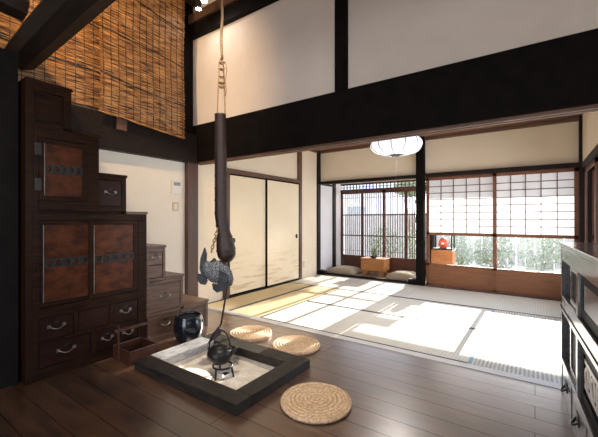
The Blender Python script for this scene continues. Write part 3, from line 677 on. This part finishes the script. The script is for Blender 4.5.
# local x: width (toward room), local y: long side
hw, hl, hh = .15, .125, .11
q = MB(); a_, b_, t = .135, .125, .012
q.box(-a_, a_, -b_, b_, 0, t); q.box(-a_, -a_ + t, -b_, b_, t, hh).box(a_ - t, a_, -b_, b_, t, hh).box(-a_ + t, a_ - t, -b_, -b_ + t, t, hh).box(-a_ + t, a_ - t, b_ - t, b_, t, hh)
q.build('tray_box', 'traywood', tr, bevel=.002)
MB().box(-a_ + t, a_ - t, -b_ + t, b_ - t, t, t + .003).build('tray_lining', 'tin', tr)
q = MB(); q.box(-a_ - .0, a_, -b_, -b_ + .004, hh, hh + .004).box(-a_, a_, b_ - .004, b_, hh, hh + .004).box(-a_, -a_ + .004, -b_, b_, hh, hh + .004).box(a_ - .004, a_, -b_, b_, hh, hh + .004)
q.build('metal_rim', 'iron_l', tr)
for s in (-1, 1): MB().box(-.05, -.022, s * (b_ + .006) - .006, s * (b_ + .006) + .006, 0.01, .30).build('handle_post', 'traywood', tr, bevel=.002)
MB().box(-.046, -.026, -b_ - .035, b_ + .035, .245, .268).build('handle_bar', 'traywood', tr, bevel=.002)

# ------------------------------------------------------------------ round straw cushions
def straw(loc, r, label, rz):
    prof = [(0, .0), (r * .97, 0), (r, .012)]; n = 15
    top = []
    for k in range(n * 4 + 1):
        f_ = 1 - k / (n * 4); rr = r * f_; top.append((max(rr, 0), .030 + .006 * abs(math.sin(PI * f_ * n)) + .004 * (1 - f_)))
    prof += [(r, .022)] + top[1:]
    prof[-1] = (0, prof[-1][1])
    o = MB().lathe(prof, 96, wob=lambda k, a: 1 + .006 * math.sin(a * 2 * PI * 48 + k)).build('round_cushion', 'straw', smooth=True)
    o.location = loc; o.rotation_euler = (0, 0, rz)
    tag(o, label, 'cushion', 'round braided straw cushions around the hearth')
straw((-1.162, 1.862, 0), .228, 'round braided straw cushion alone right of the hearth, nearest the viewer', .3)
straw((-1.835, 2.585, 0), .225, 'round braided straw cushion behind the hearth, right one of the far pair', 1.1)
straw((-2.40, 2.58, 0), .215, 'round braided straw cushion behind the hearth, left one of the far pair near the jar', 2)

# ------------------------------------------------------------------ reed blinds
def blind(y0, y1, x, zb0, zb1, zt, label, seed):
    rnd = random.Random(seed); t = thing('reed_blind', label, 'blind', (x, y0, 0), 0, 'reed blinds high on the left wall')
    W = y1 - y0; q = MB(); n = 150
    for i in range(n):
        f0 = i / n; za = zb0 + (zt - zb0) * f0; zb = zb1 + (zt - zb1) * f0; hgt = (zt - zb0) / n * .62
        j0, j1 = rnd.uniform(-.006, .006), rnd.uniform(-.006, .006); dx = rnd.uniform(-.002, .002) + .01 * math.sin(f0 * 9)
        m_ = 4; prev = None
        for k in range(m_ + 1):
            g = k / m_; yy = j0 + (W + j1 - j0) * g; z = za + (zb - za) * g + rnd.uniform(-.0025, .0025); xx = dx + rnd.uniform(-.0015, .0015)
            cur = [q.bm.verts.new((xx - .004, yy, z)), q.bm.verts.new((xx + .004, yy, z - .0)), q.bm.verts.new((xx + .005, yy, z + hgt)), q.bm.verts.new((xx - .004, yy, z + hgt))]
            if prev:
                for e in range(4): q.bm.faces.new((prev[e], prev[(e + 1) % 4], cur[(e + 1) % 4], cur[e]))
            prev = cur
    q.build('reeds', 'blind', t)
    nc = int(W / .085)
    for i in range(nc + 1):
        yy = .03 + (W - .06) * i / nc; g = yy / W
        MB().tube([(.009 + .01 * math.sin(h * 9), yy + rnd.uniform(-.003, .003), zb0 + (zb1 - zb0) * g + (zt - zb0) * h) for h in [k / 12 for k in range(13)]], .0035, 5).build('cord', 'charcoal', t)
    for h in (.22, .50, .76):
        MB().tube([(.011 + .01 * math.sin(h * 9), W * g, zb0 + (zb1 - zb0) * g + (zt - zb0) * h + .012 * math.sin(g * 5 + h * 9)) for g in [k / 14 for k in range(15)]], .006, 6).build('cross_rod', 'charcoal', t)
    BX(-.010, .010, -.01, W + .01, -.012, .008).build('bottom_batten', 'blind', t, loc=(0, 0, zb0)).rotation_euler = (math.atan2(zb1 - zb0, W), 0, 0)
blind(.62, 1.80, XL + .045, 2.40, 2.37, 4.1, 'farther left amber reed blind hanging behind the black log beam', 1)
blind(1.693, 2.715, XL + .17, 2.317, 2.225, 4.1, 'wide amber reed blind nearest the white upper wall', 2)

# ------------------------------------------------------------------ wall fittings
t = thing('intercom_panel', 'off white wall control panel with grey display above the switch', 'control panel', (XL, 2.718, 1.613))
BX(0, .022, -.075, .075, -.09, .09).build('casing', 'plastic', t, bevel=.004); BX(.022, .0235, -.05, .05, .015, .06).build('display', 'lcd', t)
for k in range(3): BX(.022, .025, -.05 + k * .037, -.025 + k * .037, -.05, -.03).build('button', 'plastic', t)
t = thing('light_switch', 'beige light switch plate below the control panel', 'switch', (XL, 2.706, 1.355))
BX(0, .008, -.045, .045, -.06, .06).build('plate', 'tan_sw', t, bevel=.002); BX(.008, .013, -.022, .022, -.035, .035).build('rocker', 'plastic', t, bevel=.002)
t = thing('wall_socket', 'beige socket low on the wall beside the alcove', 'socket', (XL, 5.70, .27))
BX(0, .008, -.035, .035, -.055, .055).build('plate', 'tan_sw', t, bevel=.002)
BX(.008, .012, -.02, .02, -.035, .035).build('outlet', 'plastic', t)

# ------------------------------------------------------------------ paper lantern
ln = thing('paper_lantern', 'flattened white paper ceiling lantern with dark ribs', 'lantern', (-1.47, 4.3, 2.02))
LR, LH = .325, .25
prof = [(0, 0), (.07, 0)] + [(.07 + (LR - .07) * math.sin(PI * k / 16) ** .8 if k <= 8 else .07 + (LR - .07) * math.sin(PI * k / 16) ** .8, LH * (.5 - .5 * math.cos(PI * k / 16))) for k in range(1, 16)] + [(.07, LH), (0, LH)]
MB().lathe(prof, 48).build('lamp_shade', 'lantern', ln, smooth=True)
for k in range(12):
    a = 2 * PI * k / 12 + .15
    pts = [(r * math.cos(a) * 1.006, r * math.sin(a) * 1.006, z) for r, z in prof[1:-1]]
    MB().tube(pts, .005, 6).build('rib', 'wire', ln, smooth=True)
MB().lathe([(0, -.012), (.06, -.012), (.072, -.002), (.072, .004), (0, .004)], 24).build('bottom_ring', 'wire', ln)
MB().tube([(0, 0, -.01), (.003, 0, -.2), (0, 0, -.38)], .0018, 6).build('pull_cord', 'wire', ln)
MB().tube([(0, 0, LH), (0, 0, ZC1 - 2.02)], .006, 8).build('hanging_cord', 'wire', ln)
MB().lathe([(0, .0), (.05, .0), (.045, -.03), (0, -.035)], 20, c=(0, 0, ZC1 - 2.02)).build('ceiling_rose', 'wire', ln)

l = bpy.data.lights.new('lantern_light', 'SPOT'); l.energy = 20; l.spot_size = R(168); l.spot_blend = 1; l.shadow_soft_size = .14; l.color = (1, .96, .90)
o = bpy.data.objects.new('lantern_light', l); C.objects.link(o); o.parent = ln; o.location = (0, 0, -.03)
# ------------------------------------------------------------------ ceiling spot lamps
for k, (x, y, z) in enumerate(((-3.40, 2.72, 3.775), (-3.27, 2.70, 3.81))):
    t = thing('spot_lamp', ('left' if k == 0 else 'right') + ' one of two small lit spot lamps under the dark ceiling', 'spot lamp', (x, y, z), 0, 'ceiling spot lamps')
    MB().lathe([(.0, .09), (.03, .085), (.036, .02), (.040, 0), (.036, 0), (.033, .012)], 20).build('lamp_head', 'lamphead', t, smooth=True)
    MB().lathe([(0, .004), (.034, .006), (.030, .012), (0, .014)], 20).build('lens', 'bulb', t, smooth=True)
    MB().tube([(0, 0, .085), (0, 0, ZC2 - z)], .008, 8).build('stem', 'lamphead', t)
    l = bpy.data.lights.new('spot_light', 'SPOT'); l.energy = .8; l.spot_size = R(125); l.spot_blend = .7; l.shadow_soft_size = .04; l.color = (.97, .95, 1)
    o = bpy.data.objects.new('spot_light', l); C.objects.link(o); o.parent = t; o.location = (0, 0, -.01)
    d = Vector((.9, .35, -.8)) if k else Vector((.3, .4, -1)); o.rotation_euler = d.to_track_quat('-Z', 'Y').to_euler()
# lamps added out of view as fill for blinds, upper wall and hearth
def spot(name, loc, target, e, size, col, label, blend=.8):
    t = thing('spot_lamp', label, 'spot lamp', loc, 0, 'ceiling spot lamps')
    MB().lathe([(.0, .09), (.03, .085), (.036, .02), (.040, 0), (.036, 0), (.033, .012)], 20).build('lamp_head', 'lamphead', t, smooth=True)
    MB().tube([(0, 0, .085), (0, 0, ZC2 - loc[2])], .008, 8).build('stem', 'lamphead', t)
    l = bpy.data.lights.new('spot_light', 'SPOT'); l.energy = e; l.spot_size = R(size); l.spot_blend = blend; l.shadow_soft_size = .05; l.color = col
    o = bpy.data.objects.new('spot_light', l); C.objects.link(o); o.parent = t; o.location = (0, 0, -.02)
    o.rotation_euler = (Vector(target) - Vector(loc)).to_track_quat('-Z', 'Y').to_euler()
spot('a', (-2.6, .55, 3.75), (-3.8, 2.2, 3.0), 72, 85, (1, .66, .34), 'warm spot lamp over the viewpoint aimed at the reed blinds')
spot('b', (-1.2, .3, 3.8), (-1.2, 3.1, 3.0), 3, 110, (1, .93, .88), 'warm spot lamp over the viewpoint aimed at the white upper wall')

spot('c', (-1.45, 1.15, 3.85), (-1.95, 2.0, 0), 90, 62, (1, .90, .78), 'warm spot lamp under the ceiling aimed down at the hearth', .6)
# ------------------------------------------------------------------ alcove furniture
def zab(x0, x1, y0, y1, label):
    q = MB(); nx, ny = 18, 14; hx, hy = (x1 - x0) / 2, (y1 - y0) / 2
    def hgt(a, b): return .12 * (max(0, (1 - abs(a) ** 3)) * max(0, (1 - abs(b) ** 3))) ** .45
    for sgn in (1, -1):
        g = [[q.bm.verts.new((hx * a * (1 - .03 * (1 - b * b)), hy * b * (1 - .03 * (1 - a * a)), .03 + (hgt(a, b) - .03 + .03 if sgn > 0 else -.03 * min(1, hgt(a, b) * 30)))) for b in [2 * j / ny - 1 for j in range(ny + 1)]] for a in [2 * i / nx - 1 for i in range(nx + 1)]]
        for i in range(nx):
            for j in range(ny): q.bm.faces.new((g[i][j], g[i + 1][j], g[i + 1][j + 1], g[i][j + 1]))
    bmesh.ops.remove_doubles(q.bm, verts=q.bm.verts, dist=.0005)
    o = q.build('floor_cushion', 'zab', smooth=True); o.location = ((x0 + x1) / 2, (y0 + y1) / 2, 0)
    tag(o, label, 'cushion', 'striped floor cushions by the low table')
zab(-3.76, -3.12, 6.45, 7.02, 'brown striped floor cushion left of the small low table')
zab(-2.43, -1.83, 6.45, 7.02, 'brown striped floor cushion right of the small low table')
tb = thing('low_table', 'small orange wooden low table standing in the alcove', 'table', (-2.78, 6.82, 0))
MB().box(-.25, .25, -.17, .17, .11, .345).build('table_body', 'tablew', tb, bevel=.004)
MB().box(-.265, .265, -.185, .185, .345, .367).build('tabletop', 'tablew', tb, bevel=.004)
for sx in (-1, 1):
    for sy in (-1, 1): MB().prism([(sx * .17 - .04, .11), (sx * .17 + .04, .11), (sx * .18 + .02, 0), (sx * .18 - .02, 0)], 'y', sy * .12 - .02, sy * .12 + .02).build('leg', 'tablew', tb)
pl = thing('potted_grass', 'small flowering grass in a dark bowl on the low table', 'plant', (-2.80, 6.80, .367))
MB().lathe([(0, 0), (.05, 0), (.075, .02), (.085, .045), (.078, .047), (.06, .03), (0, .03)], 24).build('bowl', 'iron', pl, smooth=True)
q = MB()
for k in range(34):
    a = random.uniform(0, 2 * PI); s = random.uniform(.02, .12); h_ = random.uniform(.12, .30)
    q.tube([(0.02 * math.cos(a), .02 * math.sin(a), .03), (s * .5 * math.cos(a), s * .5 * math.sin(a), .03 + h_ * .6), (s * math.cos(a), s * math.sin(a), .03 + h_)], [.003, .003, .001], 4)
q.build('grass_leaves', 'leaf_p', pl)

# display stand on the veranda behind the left garden window
st = thing('display_stand', 'orange wooden stand seen through the left garden window', 'stand', (-1.455, 6.98, 0))
MB().box(-.19, .19, -.15, .15, 0, .60).build('stand_body', 'tablew', st, bevel=.004)
cs = thing('glass_case', 'dark edged glass display case on the orange veranda stand', 'display case', (-1.455, 6.98, .60))
q = MB(); e_ = .012
for sx in (-1, 1):
    for sy in (-1, 1): q.box(sx * .17 - e_, sx * .17 + e_, sy * .13 - e_, sy * .13 + e_, 0, .36)
q.box(-.185, .185, -.145, .145, 0, .03).box(-.185, .185, -.145, .145, .34, .37); q.build('case_frame', 'iron', cs)
MB().box(-.168, .168, -.132, -.129, .03, .34).build('pane', 'glass', cs)
rd = thing('red_ornament', 'rounded red ornament inside the glass case', 'ornament', (-1.455, 6.98, .63))
MB().lathe([(0, 0), (.06, 0), (.085, .04), (.09, .09), (.07, .15), (.04, .19), (0, .20)], 24).build('body', 'red', rd, smooth=True)
MB().lathe([(.0, .0), (.03, .01), (.032, .04), (0, .06)], 16, c=(0, -.07, .06)).build('front_boss', 'platec', rd, smooth=True)

# ------------------------------------------------------------------ garden
struct(BX(-5, 3, 7.9, 8.45, 2.22, 2.30).build('trim_29', 'framelat'), 'eave board over the veranda edge', 'eave')  # added out of view to cut high sun streaks off the floor
struct(BX(-14, 14, 7.5, 24, -.45, -.35).build('ground', 'ground'), 'pale gravel garden ground', 'ground')
def bush(x, y, rx, ry, rz, z0, nleaf, m, label, seed, name='garden_bush', trunk=None):
    rnd = random.Random(seed); t = thing(name, label, 'bush' if 'bush' in name else 'tree', (x, y, -.35), 0, 'garden shrubs')
    q = MB()
    for i in range(nleaf):
        while True:
            p = Vector((rnd.uniform(-1, 1), rnd.uniform(-1, 1), rnd.uniform(-1, 1)))
            if .25 < p.length < 1: break
        c0 = Vector((p.x * rx, p.y * ry, z0 + rz + p.z * rz)); s = rnd.uniform(.022, .05)
        a = Vector((rnd.uniform(-1, 1), rnd.uniform(-1, 1), rnd.uniform(-1, 1))).normalized(); b = a.orthogonal().normalized(); 
        vs = [q.bm.verts.new(c0 + v) for v in (a * s, b * s * .45, -a * s, -b * s * .45)]; q.bm.faces.new(vs)
    q.build('foliage', m, t)
    q = MB()
    for k in range(5):
        a = 2 * PI * k / 5; tp = Vector((math.cos(a) * rx * .6, math.sin(a) * ry * .6, z0 + rz * 1.2))
        q.tube([(math.cos(a) * .02, math.sin(a) * .02, -.0), (tp.x * .3, tp.y * .3, tp.z * .5), tp], [.03 if trunk else .014, .02 if trunk else .01, .005], 6)
    q.build('branches', 'twig', t)
bush(-1.75, 10.6, .42, .4, .55, .1, 1100, 'leaf_p', 'pale leafy bush seen right of the veranda stand', 11)
bush(-.80, 9.2, .45, .4, .55, .2, 1400, 'leaf', 'green leafy bush behind the middle of the garden glass', 12)
bush(.1, 10.0, .5, .4, .58, .2, 1400, 'leaf_p', 'pale green bush behind the right garden glass', 13)
bush(.95, 9.2, .45, .4, .55, .1, 1100, 'leaf', 'green bush at the right end of the garden glass', 14)
bush(-2.95, 10.4, .5, .4, .6, .1, 900, 'leaf_p', 'pale bush behind the right lattice window', 15)
bush(-4.2, 11.0, .6, .4, .6, .1, 900, 'leaf', 'green bush behind the left lattice window', 16)
bush(-3.55, 12.0, .62, .5, .37, 2.28, 2600, 'leaf', 'small trimmed tree behind the left lattice window', 17, 'garden_tree', True)  # crown added at this height to keep sun off the left mats
# fence and neighbouring house
t = thing('garden_fence', 'grey board fence along the far edge of the garden', 'fence', (0, 13.2, -.35))
q = MB()
for k in range(72): q.box(-9 + k * .25, -9 + k * .25 + .235, 0, .03, 0, 1.75)
q.build('fence_boards', 'fence', t)
MB().box(-9, 9, .03, .08, .3, .38).box(-9, 9, .03, .08, 1.4, 1.48).build('fence_rail', 'fence', t)
hs = thing('neighbour_house', 'pale neighbouring house beyond the garden fence at the left', 'house', (-9.5, 17, -.35))
MB().box(-4, 3.2, 0, 5, 0, 3.1).build('walls', 'siding', hs)
MB().prism([(-.6, 3.0), (5.6, 3.0), (2.5, 4.4)], 'x', -4.3, 3.5).build('roof', 'roof', hs)
for k in range(3):
    w_ = MB().box(-3 + k * 2, -2 + k * 2, -.03, .0, 1.1, 2.2).build('window', 'roof', hs)
    MB().box(-2.95 + k * 2, -2.05 + k * 2, -.035, -.03, 1.15, 2.15).build('pane', 'lcd', w_)

# ------------------------------------------------------------------ light
wd = bpy.data.worlds.new('sky'); bpy.context.scene.world = wd; wd.use_nodes = True
N = wd.node_tree.nodes; L = wd.node_tree.links; bg = N['Background']
tc = N.new('ShaderNodeTexCoord'); s_ = N.new('ShaderNodeSeparateXYZ'); L.new(tc.outputs['Generated'], s_.inputs[0])
r = N.new('ShaderNodeValToRGB'); L.new(s_.outputs['Z'], r.inputs[0])
r.color_ramp.elements[0].position = 0; r.color_ramp.elements[0].color = (.95, .96, 1, 1); r.color_ramp.elements[1].position = .7; r.color_ramp.elements[1].color = (.55, .70, 1, 1)
L.new(r.outputs[0], bg.inputs[0]); bg.inputs[1].default_value = 1.6
sd = bpy.data.lights.new('sun', 'SUN'); sd.energy = 6.5; sd.angle = R(.55); sd.color = (1, .93, .83)
so = bpy.data.objects.new('sun', sd); C.objects.link(so); so.rotation_euler = Vector((-.015, -1, -.298)).to_track_quat('-Z', 'Y').to_euler()
def portal(loc, rot, sx, sy):
    l = bpy.data.lights.new('window_portal', 'AREA'); l.shape = 'RECTANGLE'; l.size = sx; l.size_y = sy; l.cycles.is_portal = True
    o = bpy.data.objects.new('window_portal', l); C.objects.link(o); o.location = loc; o.rotation_euler = rot
portal((-.3, 7.42, .95), (-PI / 2, 0, 0), 3.2, 1.9)
portal((-2.8, 7.42, .95), (-PI / 2, 0, 0), 2.2, 2.0)
portal((-1.05, -2.72, 1.15), (PI / 2, 0, 0), 2.5, 2.3)
portal((.78, -.25, 1.65), (0, PI / 2, 0), 1.35, 3.7)
portal((XR + .12, 4.67, 1.0), (0, PI / 2, 0), 1.9, 3.1)

# ------------------------------------------------------------------ camera
cam = bpy.data.cameras.new('camera'); co = bpy.data.objects.new('camera', cam); C.objects.link(co)
cam.sensor_width = 36; cam.lens = 36 * 339 / 598; cam.clip_start = .05
co.location = (0, 0, 1.2); co.rotation_euler = (PI / 2, 0, math.atan2(236, 339))
sc = bpy.context.scene; sc.camera = co
sc.view_settings.view_transform = 'Standard'; sc.view_settings.look = 'None'; sc.view_settings.gamma = 1; sc.view_settings.exposure = 1.85
try:
    sc.cycles.use_denoising = True; sc.cycles.denoiser = 'OPENIMAGEDENOISE'; sc.cycles.max_bounces = 10; sc.cycles.diffuse_bounces = 6; sc.cycles.transparent_max_bounces = 16
    sc.cycles.sample_clamp_indirect = 6
except Exception: pass
